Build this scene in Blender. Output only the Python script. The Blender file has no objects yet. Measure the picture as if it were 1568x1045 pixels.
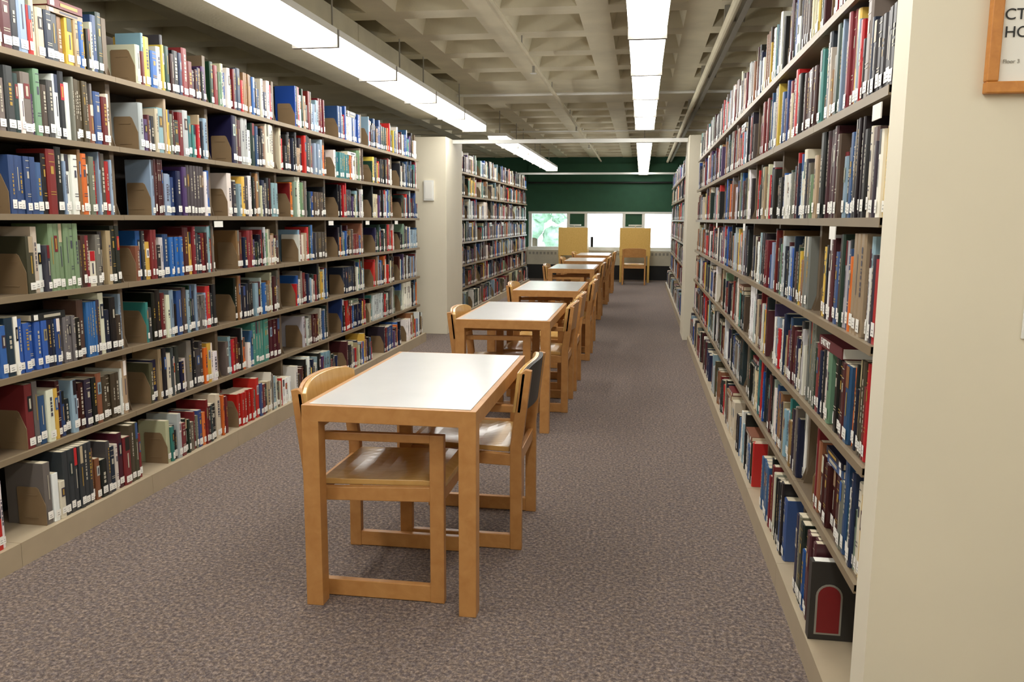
import bpy, math, random
from mathutils import Vector, Matrix
random.seed(11)
C = bpy.context.scene.collection
def srgb(r,g,b):
    f=lambda c:(c/255/12.92 if c/255<=0.04045 else ((c/255+0.055)/1.055)**2.4)
    return (f(r),f(g),f(b),1.0)

# ---------------- materials ----------------
def newmat(name):
    m=bpy.data.materials.new(name); m.use_nodes=True
    return m, m.node_tree.nodes, m.node_tree.links, m.node_tree.nodes['Principled BSDF']
def plain(name,col,rough=0.6,metal=0.0,noise=0.06,scale=6.0,spec=0.5,bump=0.0):
    m,N,L,P=newmat(name)
    tc=N.new('ShaderNodeTexCoord'); nz=N.new('ShaderNodeTexNoise'); nz.inputs['Scale'].default_value=scale
    nz.inputs['Detail'].default_value=5
    L.new(tc.outputs['Object'],nz.inputs['Vector'])
    r=N.new('ShaderNodeValToRGB')
    a=tuple(min(1,c*(1-noise*2)) for c in col[:3])+(1,); b=tuple(min(1,c*(1+noise*2)) for c in col[:3])+(1,)
    r.color_ramp.elements[0].color=a; r.color_ramp.elements[1].color=b
    r.color_ramp.elements[0].position=.3; r.color_ramp.elements[1].position=.7
    L.new(nz.outputs['Fac'],r.inputs['Fac']); L.new(r.outputs['Color'],P.inputs['Base Color'])
    P.inputs['Roughness'].default_value=rough; P.inputs['Metallic'].default_value=metal
    P.inputs['Specular IOR Level'].default_value=spec
    if bump:
        bp=N.new('ShaderNodeBump'); bp.inputs['Strength'].default_value=bump; bp.inputs['Distance'].default_value=.01
        n2=N.new('ShaderNodeTexNoise'); n2.inputs['Scale'].default_value=60; L.new(tc.outputs['Object'],n2.inputs['Vector'])
        L.new(n2.outputs['Fac'],bp.inputs['Height']); L.new(bp.outputs['Normal'],P.inputs['Normal'])
    return m
def wood(name,c1,c2,rough=0.35,stretch=(14,2,14)):
    m,N,L,P=newmat(name)
    tc=N.new('ShaderNodeTexCoord'); mp=N.new('ShaderNodeMapping'); mp.inputs['Scale'].default_value=stretch
    nz=N.new('ShaderNodeTexNoise'); nz.inputs['Scale'].default_value=4; nz.inputs['Detail'].default_value=8; nz.inputs['Distortion'].default_value=.6
    L.new(tc.outputs['Object'],mp.inputs['Vector']); L.new(mp.outputs['Vector'],nz.inputs['Vector'])
    r=N.new('ShaderNodeValToRGB'); r.color_ramp.elements[0].color=c1; r.color_ramp.elements[1].color=c2
    r.color_ramp.elements[0].position=.3; r.color_ramp.elements[1].position=.7
    L.new(nz.outputs['Fac'],r.inputs['Fac']); L.new(r.outputs['Color'],P.inputs['Base Color'])
    P.inputs['Roughness'].default_value=rough
    return m
def emis(name,col,s):
    m,N,L,P=newmat(name)
    P.inputs['Base Color'].default_value=col
    P.inputs['Emission Color'].default_value=col; P.inputs['Emission Strength'].default_value=s
    return m
M={}
M['oak']=wood('oak_wood',srgb(180,126,70),srgb(196,144,86),.35,(5,3,5))
M['oakseat']=wood('oak_seat',srgb(198,156,90),srgb(212,170,104),.22,(3,10,3))
M['oakyel']=wood('oak_yellow',srgb(212,170,84),srgb(226,186,104),.4)
M['lam']=plain('white_laminate',srgb(208,208,206),.2,noise=.01)
M['dark']=plain('dark_vinyl',srgb(52,49,46),.45)
M['shelf']=plain('shelf_metal',srgb(108,92,72),.45,noise=.03)
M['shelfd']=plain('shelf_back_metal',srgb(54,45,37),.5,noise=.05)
M['edge']=plain('shelf_edge_metal',srgb(134,118,94),.4,noise=.03)
M['kick']=plain('kickplate_metal',srgb(174,158,132),.45,noise=.03)
M['bend']=plain('bookend_metal',srgb(130,108,80),.4,noise=.04)
M['cream']=plain('cream_paint',srgb(228,220,198),.6,noise=.015,scale=2)
M['ceil']=plain('concrete_ceiling',srgb(204,196,170),.8,noise=.05,scale=3,bump=.15)
M['whitem']=plain('white_metal',srgb(235,235,230),.35,noise=.01)
M['grey']=plain('grey_metal',srgb(150,146,135),.4,noise=.03)
M['cap']=plain('fixture_endcap',srgb(128,124,116),.5,noise=.03)
M['rad']=plain('radiator_metal',srgb(196,190,172),.45,noise=.03)
M['green']=plain('green_paint',srgb(36,82,58),.7,noise=.04)
M['black']=plain('black_paint',srgb(22,22,22),.5)
M['paper']=plain('paper',srgb(240,238,230),.7,noise=.01)
M['orange']=wood('frame_wood',srgb(190,122,52),srgb(206,138,62),.4)
M['red']=plain('red_print',srgb(130,26,30),.5)
M['maroon']=plain('maroon_cloth',srgb(92,20,26),.6)
M['lens']=emis('fluorescent_lens',(1.0,.985,.935,1),13.0)
# books
m,N,L,P=newmat('book_covers'); at=N.new('ShaderNodeAttribute'); at.attribute_name='Col'
L.new(at.outputs['Color'],P.inputs['Base Color']); P.inputs['Roughness'].default_value=.38; M['book']=m
# carpet
m,N,L,P=newmat('carpet'); tc=N.new('ShaderNodeTexCoord')
n1=N.new('ShaderNodeTexNoise'); n1.inputs['Scale'].default_value=72; n1.inputs['Detail'].default_value=6; n1.inputs['Roughness'].default_value=.82
n2=N.new('ShaderNodeTexNoise'); n2.inputs['Scale'].default_value=1.3
n3=N.new('ShaderNodeTexVoronoi'); n3.inputs['Scale'].default_value=90
for q in (n1,n2,n3): L.new(tc.outputs['Object'],q.inputs['Vector'])
r=N.new('ShaderNodeValToRGB'); cr=r.color_ramp
cr.elements[0].position=.35; cr.elements[0].color=srgb(60,53,52)
cr.elements[1].position=.67; cr.elements[1].color=srgb(186,172,160)
e=cr.elements.new(.5); e.color=srgb(117,105,99)
L.new(n1.outputs['Fac'],r.inputs['Fac'])
hs=N.new('ShaderNodeMixRGB'); hs.blend_type='OVERLAY'; hs.inputs['Fac'].default_value=.35
sp=N.new('ShaderNodeSeparateColor'); L.new(n3.outputs['Color'],sp.inputs[0])
rv=N.new('ShaderNodeValToRGB'); rv.color_ramp.elements[0].color=srgb(112,104,130); rv.color_ramp.elements[1].color=srgb(204,184,156)
L.new(sp.outputs[0],rv.inputs['Fac']); L.new(r.outputs['Color'],hs.inputs['Color1']); L.new(rv.outputs['Color'],hs.inputs['Color2'])
mx=N.new('ShaderNodeMixRGB'); mx.blend_type='MULTIPLY'; mx.inputs['Fac'].default_value=.3
L.new(hs.outputs['Color'],mx.inputs['Color1'])
r2=N.new('ShaderNodeValToRGB'); r2.color_ramp.elements[0].color=(.7,.7,.7,1); r2.color_ramp.elements[0].position=.3; r2.color_ramp.elements[1].position=.7
L.new(n2.outputs['Fac'],r2.inputs['Fac']); L.new(r2.outputs['Color'],mx.inputs['Color2'])
L.new(mx.outputs['Color'],P.inputs['Base Color']); P.inputs['Roughness'].default_value=.95
bp=N.new('ShaderNodeBump'); bp.inputs['Strength'].default_value=.5; bp.inputs['Distance'].default_value=.006
L.new(n1.outputs['Fac'],bp.inputs['Height']); L.new(bp.outputs['Normal'],P.inputs['Normal']); M['carpet']=m
# glass
m=bpy.data.materials.new('window_glass'); m.use_nodes=True; N=m.node_tree.nodes; L=m.node_tree.links; N.clear()
o=N.new('ShaderNodeOutputMaterial'); mi=N.new('ShaderNodeMixShader'); t=N.new('ShaderNodeBsdfTransparent'); g=N.new('ShaderNodeBsdfGlossy'); g.inputs['Roughness'].default_value=.02
mi.inputs[0].default_value=.06; L.new(t.outputs[0],mi.inputs[1]); L.new(g.outputs[0],mi.inputs[2]); L.new(mi.outputs[0],o.inputs[0]); M['glass']=m
M['leaf']=plain('foliage',srgb(166,190,170),.8,noise=.2,scale=3)
M['bark']=plain('bark',srgb(90,75,60),.9)

# ---------------- mesh builder ----------------
class MB:
    def __init__(s): s.v=[];s.f=[];s.m=[];s.c=[];s.mats=[]
    def mi(s,k):
        if k not in s.mats: s.mats.append(k)
        return s.mats.index(k)
    def poly(s,pts,k,col=(1,1,1)):
        b=len(s.v); s.v+=pts; s.f.append(tuple(range(b,b+len(pts)))); s.m.append(s.mi(k)); s.c.append(col)
    def hexa(s,p,k,col=(1,1,1),cols=None):
        b=len(s.v); s.v+=p
        F=[(3,2,1,0),(4,5,6,7),(0,1,5,4),(1,2,6,5),(2,3,7,6),(3,0,4,7)]
        for i,f in enumerate(F):
            s.f.append(tuple(b+q for q in f)); s.m.append(s.mi(k)); s.c.append(cols[i] if cols else col)
    def box(s,x0,x1,y0,y1,z0,z1,k,col=(1,1,1)):
        if x0>x1:x0,x1=x1,x0
        if y0>y1:y0,y1=y1,y0
        s.hexa([(x0,y0,z0),(x1,y0,z0),(x1,y1,z0),(x0,y1,z0),(x0,y0,z1),(x1,y0,z1),(x1,y1,z1),(x0,y1,z1)],k,col)
    def extr_y(s,poly,y0,y1,k):
        n=len(poly); b=len(s.v)
        s.v+=[(x,y0,z) for x,z in poly]+[(x,y1,z) for x,z in poly]
        fs=[tuple(range(b,b+n)),tuple(reversed(range(b+n,b+2*n)))]
        fs+=[(b+i,b+n+i,b+n+(i+1)%n,b+(i+1)%n) for i in range(n)]
        for f in fs: s.f.append(f); s.m.append(s.mi(k)); s.c.append((1,1,1))
    def cyl(s,p0,p1,r,k,n=12):
        p0=Vector(p0);p1=Vector(p1); d=(p1-p0).normalized()
        a=d.cross(Vector((0,0,1))) if abs(d.z)<.9 else d.cross(Vector((1,0,0))); a.normalize(); c=d.cross(a)
        b=len(s.v)
        for p in(p0,p1):
            for i in range(n):
                t=2*math.pi*i/n; s.v.append(tuple(p+a*r*math.cos(t)+c*r*math.sin(t)))
        fs=[(b+i,b+(i+1)%n,b+n+(i+1)%n,b+n+i) for i in range(n)]+[tuple(range(b,b+n)),tuple(range(b+n,b+2*n))]
        for f in fs: s.f.append(f); s.m.append(s.mi(k)); s.c.append((1,1,1))
    def slab_grid(s,fn_top,fn_bot,nu,nv,k):
        b=len(s.v)
        for fn in (fn_top,fn_bot):
            for i in range(nu+1):
                for j in range(nv+1): s.v.append(fn(i/nu,j/nv))
        w=nv+1; o=(nu+1)*w
        def add(f): s.f.append(tuple(b+q for q in f)); s.m.append(s.mi(k)); s.c.append((1,1,1))
        for i in range(nu):
            for j in range(nv):
                a=i*w+j
                add((a,a+w,a+w+1,a+1)); add((o+a,o+a+1,o+a+w+1,o+a+w))
        for i in range(nu):
            a=i*w; add((a,o+a,o+a+w,a+w)); a=i*w+nv; add((a,a+w,o+a+w,o+a))
        for j in range(nv):
            add((j,j+1,o+j+1,o+j)); a=nu*w+j; add((a,o+a,o+a+1,a+1))
    def mesh(s,name,color=False,fix=False):
        me=bpy.data.meshes.new(name); me.from_pydata(s.v,[],s.f)
        for k in s.mats: me.materials.append(M[k])
        me.polygons.foreach_set('material_index',s.m)
        if color:
            at=me.attributes.new('Col','FLOAT_COLOR','FACE')
            buf=[]
            for c in s.c: buf+= [c[0],c[1],c[2],1.0]
            at.data.foreach_set('color',buf)
        me.update()
        if fix:
            import bmesh
            bm=bmesh.new(); bm.from_mesh(me); bmesh.ops.recalc_face_normals(bm,faces=bm.faces); bm.to_mesh(me); bm.free()
        return me
    def obj(s,name,color=False,bevel=0,parent=None,fix=False):
        me=s.mesh(name,color,fix or bevel>0); return place(name,me,(0,0,0),0,bevel,parent)
def place(name,me,loc,rot=0,bevel=0,parent=None):
    o=bpy.data.objects.new(name,me); C.objects.link(o); o.location=loc; o.rotation_euler=(0,0,rot)
    if bevel:
        b=o.modifiers.new('bev','BEVEL'); b.width=bevel; b.segments=2; b.limit_method='ANGLE'
    if parent: o.parent=parent
    return o
def empty(name,loc=(0,0,0)):
    o=bpy.data.objects.new(name,None); C.objects.link(o); o.location=loc; return o

XL,XR,YN,YF=-4.6,3.1,-1.5,20.0
ZC=2.87; ZT=3.2
# ---------------- room shell ----------------
b=MB(); b.box(XL-.1,XR+.1,YN-.1,YF+.2,-.1,0,'carpet'); b.obj('floor')
b=MB(); b.box(XL-.12,XL,YN,YF,0,ZT,'cream'); b.obj('wall_left')
b=MB(); b.box(XR,XR+.12,YN,YF,0,ZT,'cream'); b.obj('wall_right')
b=MB(); b.box(XL,XR,YN-.12,YN,0,ZT,'cream'); b.obj('wall_near')
# waffle ceiling
b=MB(); P_=.76; rib=.22; dep=.2; tp=.06
ix=int((XR-XL)/P_)+1; x00=-.38-P_*6
iy=int((YF-YN)/P_)+1
for i in range(ix+2):
    for j in range(iy+1):
        x0=x00+i*P_; x1=x0+P_; y0=YN+j*P_; y1=y0+P_
        if x0>XR or y0>YF: continue
        yc=(y0+y1)/2
        if 9.5<yc<10.7:
            b.poly([(x0,y0,ZC),(x1,y0,ZC),(x1,y1,ZC),(x0,y1,ZC)],'ceil'); continue
        h=rib/2
        A=[(x0,y0),(x1,y0),(x1,y1),(x0,y1)]
        B=[(x0+h,y0+h),(x1-h,y0+h),(x1-h,y1-h),(x0+h,y1-h)]
        D=[(x0+h+tp,y0+h+tp),(x1-h-tp,y0+h+tp),(x1-h-tp,y1-h-tp),(x0+h+tp,y1-h-tp)]
        for q in range(4):
            r_=(q+1)%4
            b.poly([A[q]+(ZC,),A[r_]+(ZC,),B[r_]+(ZC,),B[q]+(ZC,)],'ceil')
            b.poly([B[q]+(ZC,),B[r_]+(ZC,),D[r_]+(ZC+dep,),D[q]+(ZC+dep,)],'ceil')
        b.poly([d+(ZC+dep,) for d in D],'ceil')
b.box(XL-.1,XR+.1,YN-.1,YF+.2,ZT,ZT+.1,'ceil')
b.obj('ceiling')
b=MB(); b.box(-2.78,-2.18,YN,6.3,2.62,ZC-.001,'ceil'); b.box(-2.78,-2.18,6.31,10.1,2.62,ZC-.001,'ceil'); b.obj('ceiling_beam')

# far wall with window
ZS,ZW=.74,1.58; WX0,WX1=-2.72,.80
b=MB()
b.box(XL,XR,YF,YF+.2,0,ZS,'cream'); b.box(XL,WX0,YF,YF+.2,ZS,ZT,'green'); b.box(WX1,XR,YF,YF+.2,ZS,ZT,'green')
b.box(WX0,WX1,YF,YF+.2,ZW,ZT,'green')
b.obj('wall_far')
b=MB(); b.box(WX0,WX1,YF-.03,YF+.02,ZS-.05,ZS+.02,'whitem'); b.box(WX0,WX1,YF-.01,YF+.03,ZW-.03,ZW+.02,'whitem')
def pxX(px,Y):
    k=(px-784)/1263*.99; s,c=.1533,.9882
    return (k*c*Y-s*Y)/(c+k*s)
mull=[pxX(p,20) for p in (811,869,896,954,984,1029)]
for x in mull: b.box(x-.035,x+.035,YF,YF+.08,ZS,ZW,'whitem')
b.box(mull[2]+.12,mull[2]+.18,YF+.01,YF+.07,ZS,1.0,'black')
b.box(WX0,WX1,YF+.09,YF+.10,ZS,ZW,'glass')
for a_,c_ in ((1,2),(3,4)):
    b.box(mull[a_]+.035,mull[c_]-.035,YF+.02,YF+.05,1.24,ZW,'green')
    b.box(mull[a_]+.035,mull[c_]-.035,YF+.01,YF+.06,1.21,1.25,'whitem')
# roller shade housing over the window
b.box(WX0,WX1,YF-.06,YF-.005,2.28,2.72,'green'); b.cyl((WX0,YF-.06,2.28),(WX1,YF-.06,2.28),.02,'black')
b.obj('window_1')
b=MB(); b.box(WX0,WX1+.1,YF-.22,YF-.03,.34,.69,'rad'); b.box(WX0,WX1+.1,YF-.20,YF-.05,0,.34,'black')
for i in range(40): 
    x=WX0+.05+i*.088; b.box(x,x+.05,YF-.225,YF-.22,.58,.64,'grey')
b.obj('radiator_cover')

# ---------------- books ----------------
PAL=[((22,22,24),16),((30,38,62),10),((70,26,30),9),((34,56,48),7),((112,30,34),8),((80,68,58),7),((112,108,100),7),
     ((50,78,122),8),((182,34,36),7),((222,216,200),6),((198,188,162),7),((236,234,228),5),((216,112,44),2),((210,176,74),3),
     ((58,122,118),3),((80,56,98),2),((140,164,182),5),((112,136,110),3),((138,98,66),5),((168,150,120),5),((54,54,60),9),((40,86,156),4),((186,190,188),5)]
PW=[w for _,w in PAL]
def pick():
    c=random.choices(PAL,PW)[0][0]
    j=random.uniform(-14,14)
    return srgb(*[max(4,min(250,q+j+random.uniform(-7,7))) for q in c])[:3]
def lum(c): return .3*c[0]+.6*c[1]+.1*c[2]
PAGE=srgb(216,204,178)[:3]; LAB=srgb(246,244,236)[:3]
def inkfor(col):
    k=(.5,.46,.36) if lum(col)<.2 else (.06,.06,.09)
    if random.random()<.3 and lum(col)<.25: k=srgb(176,142,62)[:3]
    return k
def book(B,xf,d,y0,w,z0,h,dp,col,tilt=0,style=None,label=True):
    rd=min(.005,w*.2)
    prof=[(0,dp),(w,dp),(w,rd),(w*.8,0),(w*.2,0),(0,rd)]
    def pt(u,v,z): return (xf+d*v, y0+u+tilt*z, z0+z)
    n=6; base=len(B.v)
    B.v+=[pt(u,v,0) for u,v in prof]+[pt(u,v,h) for u,v in prof]
    mi=B.mi('book')
    for i in range(n):
        j=(i+1)%n; B.f.append((base+i,base+j,base+n+j,base+n+i)); B.m.append(mi); B.c.append(PAGE if i==0 else col)
    B.f.append(tuple(range(base+n,base+2*n))); B.m.append(mi)
    B.c.append(col)
    t=min(.003,w*.15)
    B.poly([pt(t,rd+.002,h+.0008),pt(w-t,rd+.002,h+.0008),pt(w-t,dp-.002,h+.0008),pt(t,dp-.002,h+.0008)],'book',PAGE)
    def q(u0,u1,za,zb,c,e=-.0012): B.poly([pt(u0*w,e,za),pt(u1*w,e,za),pt(u1*w,e,zb),pt(u0*w,e,zb)],'book',c)
    ink=inkfor(col)
    s=random.random() if style is None else style
    if s<.45:
        z=h*random.uniform(.32,.5); wd=random.uniform(.09,.18); ze=h*random.uniform(.65,.9)
        while z<ze:
            l=random.uniform(.004,.018); q(.5-wd,.5+wd,z,min(z+l,h*.9),ink); z+=l+random.uniform(.003,.007)
    elif s<.62:
        c2=pick(); q(.2,.8,h*.58,h*.82,c2)
        q(.38,.62,h*.62,h*.78,inkfor(c2),-.002)
    elif s<.80:
        for zz in (.3,.34,.8,.92): q(.2,.8,h*zz,h*zz+.003,ink)
        q(.34,.66,h*.62,h*.74,ink)
    elif s<.88:
        c2=pick(); q(.2,.8,h*.72,h*.999,c2); q(.42,.58,h*.35,h*.66,ink)
    elif s<.95:
        q(.44,.56,h*.4,h*.8,ink)
    if label and random.random()<.94:
        zl=random.uniform(.012,.022)
        q(.10,.90,zl,zl+random.uniform(.028,.038),LAB,-.0024)
        q(.3,.7,zl+.007,zl+.009,(.15,.15,.15),-.003); q(.3,.62,zl+.016,zl+.018,(.15,.15,.15),-.003)
def flatbook(B,xf,d,ya,ln,z,th,dp,col):
    x1=xf+d*dp; xa,xb_=min(xf,x1),max(xf,x1)
    B.box(xa,xb_,ya,ya+ln,z,z+th,'book',col)
    for yy in (ya-.0006,ya+ln+.0006):
        B.poly([(xa+.004,yy,z+.003),(xb_-.002,yy,z+.003),(xb_-.002,yy,z+th-.003),(xa+.004,yy,z+th-.003)],'book',PAGE)
    e=xf-d*.0012
    ink=inkfor(col)
    B.poly([(e,ya+ln*.35,z+th*.3),(e,ya+ln*.85,z+th*.3),(e,ya+ln*.85,z+th*.7),(e,ya+ln*.35,z+th*.7)],'book',ink)
    B.poly([(e,ya+ln*.06,z+th*.12),(e,ya+ln*.18,z+th*.12),(e,ya+ln*.18,z+th*.88),(e,ya+ln*.06,z+th*.88)],'book',LAB)
def run(B,xf,d,ya,yb,z0,hmax,pflat=0.0,force=None):
    y=ya; hb=random.uniform(.21,.255)
    rep=0; col=None
    seg=None
    if force: seg=force
    elif random.random()<pflat and yb-ya>.4:
        s0=random.uniform(ya+.03,yb-.33); seg=(s0,s0+.28,.205)
    while True:
        if rep<=0:
            col=pick(); w=random.choice([random.uniform(.013,.025),random.uniform(.022,.036),random.uniform(.03,.046),random.uniform(.035,.058)])
            hh=min(hmax,max(.16,random.gauss(hb,.032)))
            if random.random()<.07: hh=min(hmax,hb+.045)
            if random.random()<.10: rep=random.randint(2,6)
        rep-=1
        ww=w*random.uniform(.93,1.07) if rep>0 else w
        if y+ww>yb: break
        off=.010+abs(random.gauss(0,.010))
        h2=hh
        if seg and y+ww>seg[0] and y<seg[1]: h2=min(hh,seg[2])
        book(B,xf+d*off,d,y,ww*.975,z0,h2,random.uniform(.14,.19),col)
        y+=ww
    if seg and not force:
        z=z0+seg[2]+.002; 
        for k in range(random.choice([1,2,2])):
            th=random.uniform(.02,.034)
            if z+th>z0+.295: break
            flatbook(B,xf+d*random.uniform(.01,.02),d,seg[0]+.015+random.uniform(0,.015),random.uniform(.2,.235),z,th,random.uniform(.13,.16),pick()); z+=th+.0015
    if yb-y>.09 and random.random()<.4:
        w=random.uniform(.018,.03); h=random.uniform(.19,.23); tl=.16
        book(B,xf+d*.02,d,y+.045,w,z0,h,.15,pick(),tilt=-tl)
        y+=.045+w
    return y
ROWS=[.10,.43,.755,1.08,1.41,1.735,2.06]
def bookend(B,xf,d,y,z0):
    p=[(.02,0),(.02,.09),(.05,.160),(.06,.167),(.145,.167),(.15,.16),(.15,0)]
    b0=len(B.v); n=len(p)
    B.v+=[(xf+d*u,y,z0+z) for u,z in p]+[(xf+d*u,y+.003,z0+z) for u,z in p]
    k=B.mi('bend')
    fs=[tuple(range(b0,b0+n)),tuple(range(b0+n,b0+2*n))]+[(b0+i,b0+(i+1)%n,b0+n+(i+1)%n,b0+n+i) for i in range(n)]
    for f in fs: B.f.append(f);B.m.append(k);B.c.append((1,1,1))
    B.box(xf+d*.055,xf+d*.12,y-.002,y,z0+.03,z0+.035,'bend'); B.box(xf+d*.055,xf+d*.12,y-.002,y,z0+.13,z0+.135,'bend')

def bookcase(xf,xb,d,y0,nb,pitch,gapnear,skip=None,pflat=.08,force=None):
    S=MB(); K=MB()
    y1=y0+nb*pitch; dep=.27
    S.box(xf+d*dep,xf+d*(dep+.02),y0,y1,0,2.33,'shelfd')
    for i in range(nb+1):
        y=y0+i*pitch
        S.box(xf+d*.045,xf+d*dep,y-.016,y+.016,.10,2.33,'shelf')
    for i in range(nb):
        a=y0+i*pitch+.001; c=a+pitch-.002
        S.box(xb,xf+d*dep,a,c,0,.10,'kick')
        for z in ROWS[1:]:
            S.box(xf+.0*d,xf+d*dep,a,c,z-.018,z,'shelf')
            S.box(xf-d*.002,xf+d*.012,a,c,z-.024,z+.001,'edge')
            for yy in (a+.016,c-.018):
                S.extr_y([(xf+d*.03,z),(xf+d*.06,z+.1),(xf+d*.2,z+.16),(xf+d*.2,z)],yy,yy+.002,'shelf')
        for ri,z in enumerate(ROWS):
            X=(xb+d*.01) if ri==0 else xf
            hm=.29
            ya=a+.02; yb=c-.02
            g=random.choice([random.uniform(.0,.06),random.uniform(.08,.2),random.uniform(.16,.32)])
            if gapnear:
                if random.random()<.35: g=max(g,random.uniform(.14,.22))
                run(K,X,d,ya+g,yb,z+.001,hm,pflat)
                if g>.05: bookend(S,X,d,ya+g-.006,z)
            else:
                if skip and i==0 and ri==0: ya=skip
                F=force if (force and i==0 and ri==2) else None
                if F: g=.02
                e=run(K,X,d,ya,yb-g,z+.001,hm,pflat*(1 if ri<4 else .15),force=F)
                if yb-e>.02: bookend(S,X,d,e+.006,z)
    S.obj('library_bookcase')
    K.obj('shelved_books',color=True)

bookcase(-2.5,-2.43,-1,1.0,9,.91,True)
bookcase(-2.5,-2.43,-1,10.86,8,.91,True)
XRF=.593
bookcase(XRF,.546,1,2.22,8,.91,False,skip=2.60,pflat=.5,force=(2.5,2.98,.228))
bookcase(.60,.53,1,10.6,8,.91,False,pflat=.3)

# dark book facing out at the end of the bottom row, arch picture on the cover
dx=-.014
b=MB(); b.box(.565+dx,.735+dx,2.545,2.585,.101,.355,'dark'); b.box(.575+dx,.73+dx,2.549,2.581,.356,.357,'paper')
ac=.622; ar=.034
arch=[(ac-ar,.125),(ac-ar,.245)]+[(ac-ar*math.cos(t*math.pi/10),.245+ar*math.sin(t*math.pi/10)) for t in range(1,10)]+[(ac+ar,.245),(ac+ar,.125)]
b.extr_y([(x+dx,z) for x,z in arch],2.543,2.545,'red'); 
ar2=ar+.006
rim=[(ac-ar2,.119),(ac-ar2,.245)]+[(ac-ar2*math.cos(t*math.pi/10),.245+ar2*math.sin(t*math.pi/10)) for t in range(1,10)]+[(ac+ar2,.245),(ac+ar2,.119)]
b.extr_y([(x+dx,z) for x,z in rim],2.5436,2.545,'grey'); b.obj('hardcover_book')
# lying book with title, resting on the row
e=empty('horizontal_book',(.607,2.58,.986))
b=MB(); b.box(0,.17,0,.32,0,.036,'maroon'); b.box(.004,.168,-.001,.321,.003,.033,'paper'); b.obj('cover',parent=e)
def text(s,loc,size,parent,mat='black',rot=(math.pi/2,0,0)):
    cu=bpy.data.curves.new('txt','FONT'); cu.body=s; cu.size=size; cu.extrude=.0005; cu.materials.append(M[mat])
    o=bpy.data.objects.new('lettering',cu); C.objects.link(o); o.location=loc; o.rotation_euler=rot; o.parent=parent; return o
text('EARTHLY',(-.0012,.29,.008),.032,e,'paper',rot=(math.pi/2,0,-math.pi/2))

# ---------------- cream end panels ----------------
b=MB(); b.box(-3.15,-2.33,9.8,10.7,0,2.37,'cream'); b.obj('end_panel',bevel=.004)
b=MB(); b.box(.51,1.3,9.85,10.5,0,2.37,'cream'); b.obj('end_panel',bevel=.004)
WY=2.08
b=MB(); b.box(.593,XR-.001,WY,WY+.12,0,ZC-.001,'cream'); b.obj('wall_end')
b=MB(); b.box(-2.60,-2.48,9.775,9.799,1.62,1.86,'whitem'); b.box(-2.585,-2.495,9.77,9.775,1.64,1.84,'paper'); b.obj('wall_sign')
b=MB(); b.box(-2.329,.509,10.15,10.21,2.32,2.365,'whitem'); b.obj('tie_bar')
b=MB(); b.box(-2.75,.9,18.25,18.31,2.38,2.42,'whitem'); b.obj('tie_bar')

# framed range sign on the near wall
sg=empty('framed_range_sign',(.755,WY,1.688))
b=MB(); W,H,fw=.32,.43,.026
b.box(0,W,-.022,0,0,fw,'orange'); b.box(0,W,-.022,0,H-fw,H,'orange'); b.box(0,fw,-.022,0,fw,H-fw,'orange'); b.box(W-fw,W,-.022,0,fw,H-fw,'orange')
b.obj('frame',parent=sg,bevel=.003)
b=MB(); b.box(fw,W-fw,-.010,0,fw,H-fw,'paper'); b.obj('paper_sheet',parent=sg)
text('CT120 -',(.030,-.0115,.160),.034,sg); text('HC240',(.032,-.0115,.122),.034,sg); text('Floor 3',(.034,-.0115,.066),.012,sg,'grey')
b=MB(); b.box(.886,.956,WY-.006,WY,1.13,1.245,'whitem'); b.box(.912,.93,WY-.012,WY-.006,1.17,1.20,'whitem'); b.obj('light_switch',bevel=.002)

# ---------------- tables ----------------
b=MB(); W,Lh=.63,1.21; s=.062
for x in (0,W-s):
    for y in (0,Lh-s): b.box(x,x+s,y,y+s,0,.692,'oak')
b.box(0,W,0,Lh,.69,.748,'oak'); 
b.box(.022,W-.022,.022,Lh-.022,.7475,.7505,'lam')
tm=b.mesh('reading_table',fix=True)
TB=[(-1.172,2.70),(-1.20,5.28),(-1.18,7.6),(-1.24,11.1),(-1.23,13.25),(-1.22,15.5)]
for x,y in TB: place('reading_table',tm,(x,y,0),0,.003)

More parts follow.
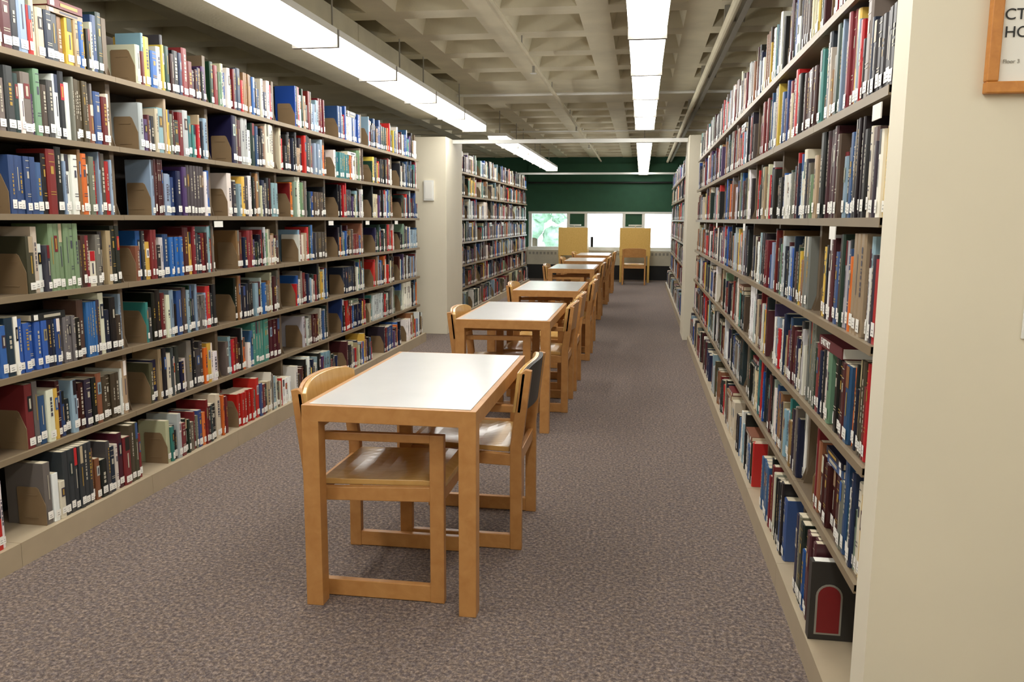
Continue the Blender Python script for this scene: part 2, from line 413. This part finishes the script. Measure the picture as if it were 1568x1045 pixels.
# ---------------- armchairs ----------------
def chair_mesh(name,outer='oak'):
    b=MB(); hw=.255; t=.032
    for sgn in(-1,1):
        ya=sgn*hw; yb=sgn*(hw-t); ya,yb=min(ya,yb),max(ya,yb)
        b.extr_y([(-.275,0),(-.225,0),(-.222,.45),(-.262,.765),(-.285,.785),(-.312,.78),(-.272,.45)],ya,yb,'oak')
        b.extr_y([(.205,0),(.258,0),(.258,.635),(.205,.635)],ya,yb,'oak')
        e=.002
        b.extr_y([(-.226,.002),(.206,.002),(.206,.066),(-.226,.066)],ya+e,yb-e,'oak')
        b.extr_y([(-.226,.37),(.206,.385),(.206,.44),(-.226,.42)],ya+e,yb-e,'oak')
        b.extr_y([(-.235,.600),(.206,.603),(.206,.635),(-.24,.63)],ya+e,yb-e,'oak')
    yi=hw-t
    b.box(.21,.24,-yi,yi,.365,.425,'oak'); b.box(-.26,-.235,-yi,yi,.36,.415,'oak')
    def top(u,v):
        x=-.215+u*.46; y=(-yi+.004)+v*(2*yi-.008)
        z=.458-.022*(math.sin(math.pi*min(1,u*1.15))**2)*(math.sin(math.pi*v)**.7) - (.02*max(0,(u-.85)/.15)**2)-.015*(1-u)
        return (x,y,z)
    b.slab_grid(top,lambda u,v:(top(u,v)[0],top(u,v)[1],top(u,v)[2]-.022),12,10,'oakseat')
    def back(off):
        def f(u,v):
            y=-hw+.0+ u*2*hw; bow=.035*math.sin(math.pi*u); 
            zt=.80-.03*abs(2*u-1)**4; z=.60+v*(zt-.60)
            x=-.262-(z-.45)*.115-bow+.012
            return (x+off*1.5,y,z)
        return f
    b.slab_grid(back(.024),back(.012),14,6,'oakseat')
    b.slab_grid(back(.011),back(.000),14,6,outer)
    return b.mesh(name,fix=True)
cm=chair_mesh('armchair'); cd=chair_mesh('armchair_dark','dark')
def chair(x,y,right,dark=False):
    place('armchair',cd if dark else cm,(x,y,0),math.pi if right else 0,.003)
chair(-.935,3.04,False); chair(-.745,3.58,True,True)
chair(-.965,5.62,False); chair(-.775,6.15,True)
chair(-.945,7.95,False); chair(-.755,8.45,True)
chair(-.77,6.93,True)
chair(-1.01,11.4,False); chair(-.815,11.95,True)
chair(-.995,13.6,False); chair(-.805,14.1,True); chair(-.775,9.35,True)
chair(-.985,15.85,False); chair(-.795,16.3,True)

# ---------------- carrels ----------------
def carrel(x0,x1,y):
    b=MB()
    b.box(x0,x1,y,y+.03,.60,1.23,'oakyel')
    for x in (x0,x1-.03): b.box(x,x+.03,y+.03,y+.6,.55,1.23,'oakyel')
    b.box(x0+.03,x1-.03,y+.03,y+.6,.70,.73,'oakyel')
    for x in (x0+.01,x1-.06):
        for yy in (y+.005,y+.54): b.box(x,x+.05,yy,yy+.05,0,.62,'oakyel')
        b.box(x,x+.05,y+.055,y+.54,.04,.10,'oakyel')
    xm=(x0+x1)/2
    b.cyl((xm,y+.3,1.20),(xm,y+.3,1.27),.012,'whitem'); b.cyl((xm,y+.3,1.27),(xm,y+.3,1.30),.16,'whitem',20)
    b.box(xm-.3,xm+.3,y+.29,y+.31,1.19,1.21,'whitem')
    b.obj('study_carrel',bevel=.003)
carrel(pxX(853,18.7),pxX(898,18.7),18.9); carrel(pxX(948,18.7),pxX(996,18.7),18.9)
place('armchair',cm,(-.15,18.45,0),math.pi/2,.003)

# ---------------- fluorescent fixtures ----------------
def strip(name,x,y0,y1,zh,zb=2.45,w0=.085):
    b=MB(); n=max(1,round((y1-y0)/1.22)); p=(y1-y0)/n; w1=w0+.025
    for i in range(n):
        a=y0+i*p; c=a+p-.035
        b.hexa([(x-w0,a,zb),(x+w0,a,zb),(x+w0,c,zb),(x-w0,c,zb),(x-w1,a,zb+.06),(x+w1,a,zb+.06),(x+w1,c,zb+.06),(x-w1,c,zb+.06)],'lens')
        b.box(x-w1-.002,x+w1+.002,a,c,zb+.06,zb+.10,'whitem')
        hy=YN+P_*round((a+.3-YN)/P_)
        b.cyl((x,hy,zb+.1),(x,hy,zh-.001),.006,'grey',8)
        b.box(x-w1-.002,x+w1+.002,c,c+.035,zb-.010,zb+.095,'cap')
    b.obj(name)
strip('added_fill_light',0,-1.1,10.0,ZC); strip('added_fill_light',-2.02,-1.1,10.0,ZC,w0=.12)
strip('added_fill_light',0,12.4,19.7,ZC); strip('added_fill_light',-1.96,11.2,18.1,ZC,w0=.10)
strip('added_fill_light',1.97,-1.1,1.4,ZC)  # unseen extra strip beside the camera, added to brighten the right end wall

# ---------------- pipes & ceiling services ----------------
b=MB(); b.cyl((-1.0,YN+.01,2.78),(-1.0,YF-.01,2.78),.02,'ceil')
for i in range(9): yy=YN+P_*(3*i+2); b.cyl((-1.0,yy,2.78),(-1.0,yy,ZC-.001),.006,'grey',8)
for yy in (4.8,7.6,12.5,15.5): b.cyl((-1.0,yy,2.78),(-1.0,yy,2.70),.012,'grey'); b.cyl((-1.0,yy,2.70),(-1.0,yy,2.695),.03,'whitem')
b.obj('sprinkler_pipe')
b=MB(); b.cyl((.55,YN+.01,2.76),(.55,YF-.01,2.76),.03,'ceil'); b.box(.60,.64,YN+.01,YF-.01,2.75,2.80,'grey')
for i in range(9): yy=YN+P_*(3*i+1); b.box(.52,.66,yy,yy+.03,2.76,ZC-.001,'grey')
b.obj('electrical_conduit')
b=MB(); b.cyl((-2.17,9.7,2.825),(XR-.01,9.7,2.825),.016,'whitem'); b.cyl((-2.17,13.7,2.825),(XR-.01,13.7,2.825),.014,'whitem')
b.cyl((-2.17,4.9,2.83),(XR-.01,4.9,2.83),.01,'grey'); b.obj('cross_conduit')

# label cards
b=MB()
for y in (4.64,6.46,7.37,8.28): b.box(-2.497,-2.494,y-.05,y+.05,1.345,1.38,'paper')
b.obj('shelf_label')
b=MB()
for y,z in ((2.72,1.345),(5.0,1.345),(6.8,1.345),(2.30,1.66)): b.box(XRF-.006,XRF-.003,y-.04,y+.04,z,z+.04,'paper')
b.obj('shelf_label')

# ---------------- outside ----------------
b=MB(); b.box(-30,30,20.3,60,-.6,-.5,'leaf'); b.obj('outdoor_ground')
import bmesh
def tree(x,y,s):
    e=empty('tree',(x,y,-.5))
    b=MB(); b.cyl((0,0,0),(0,0,1.6*s),.14*s,'bark'); b.obj('trunk',parent=e)
    bm=bmesh.new()
    for k in range(22):
        a=random.uniform(0,6.28); r_=random.uniform(0,1.1)*s
        mtx=Matrix.Translation((r_*math.cos(a),r_*math.sin(a),(1.3+random.uniform(0,1.8))*s))
        bmesh.ops.create_icosphere(bm,subdivisions=3,radius=random.uniform(.2,.4)*s,matrix=mtx)
    for v in bm.verts: v.co+=Vector((random.uniform(-1,1),random.uniform(-1,1),random.uniform(-1,1)))*.05*s
    me=bpy.data.meshes.new('crown'); bm.to_mesh(me); bm.free(); me.materials.append(M['leaf'])
    o=bpy.data.objects.new('crown',me); C.objects.link(o); o.parent=e
tree(-3.5,27,1.0)

# ---------------- world & camera ----------------
w=bpy.data.worlds.new('World'); bpy.context.scene.world=w; w.use_nodes=True
bg=w.node_tree.nodes['Background']; bg.inputs[0].default_value=(.82,.93,1,1); bg.inputs[1].default_value=5
try:
    bpy.context.scene.view_settings.view_transform='Standard'
except Exception as ex: print(ex)
cd_=bpy.data.cameras.new('camera'); cd_.sensor_width=36; cd_.lens=29.0; cd_.clip_start=.05
co=bpy.data.objects.new('camera',cd_); C.objects.link(co)
R=Matrix.Rotation(math.radians(8.82),4,'Z')@Matrix.Rotation(math.radians(90-8.38),4,'X')@Matrix.Rotation(math.radians(.35),4,'Z')
co.matrix_world=Matrix.Translation((0,0,1.4))@R
bpy.context.scene.camera=co
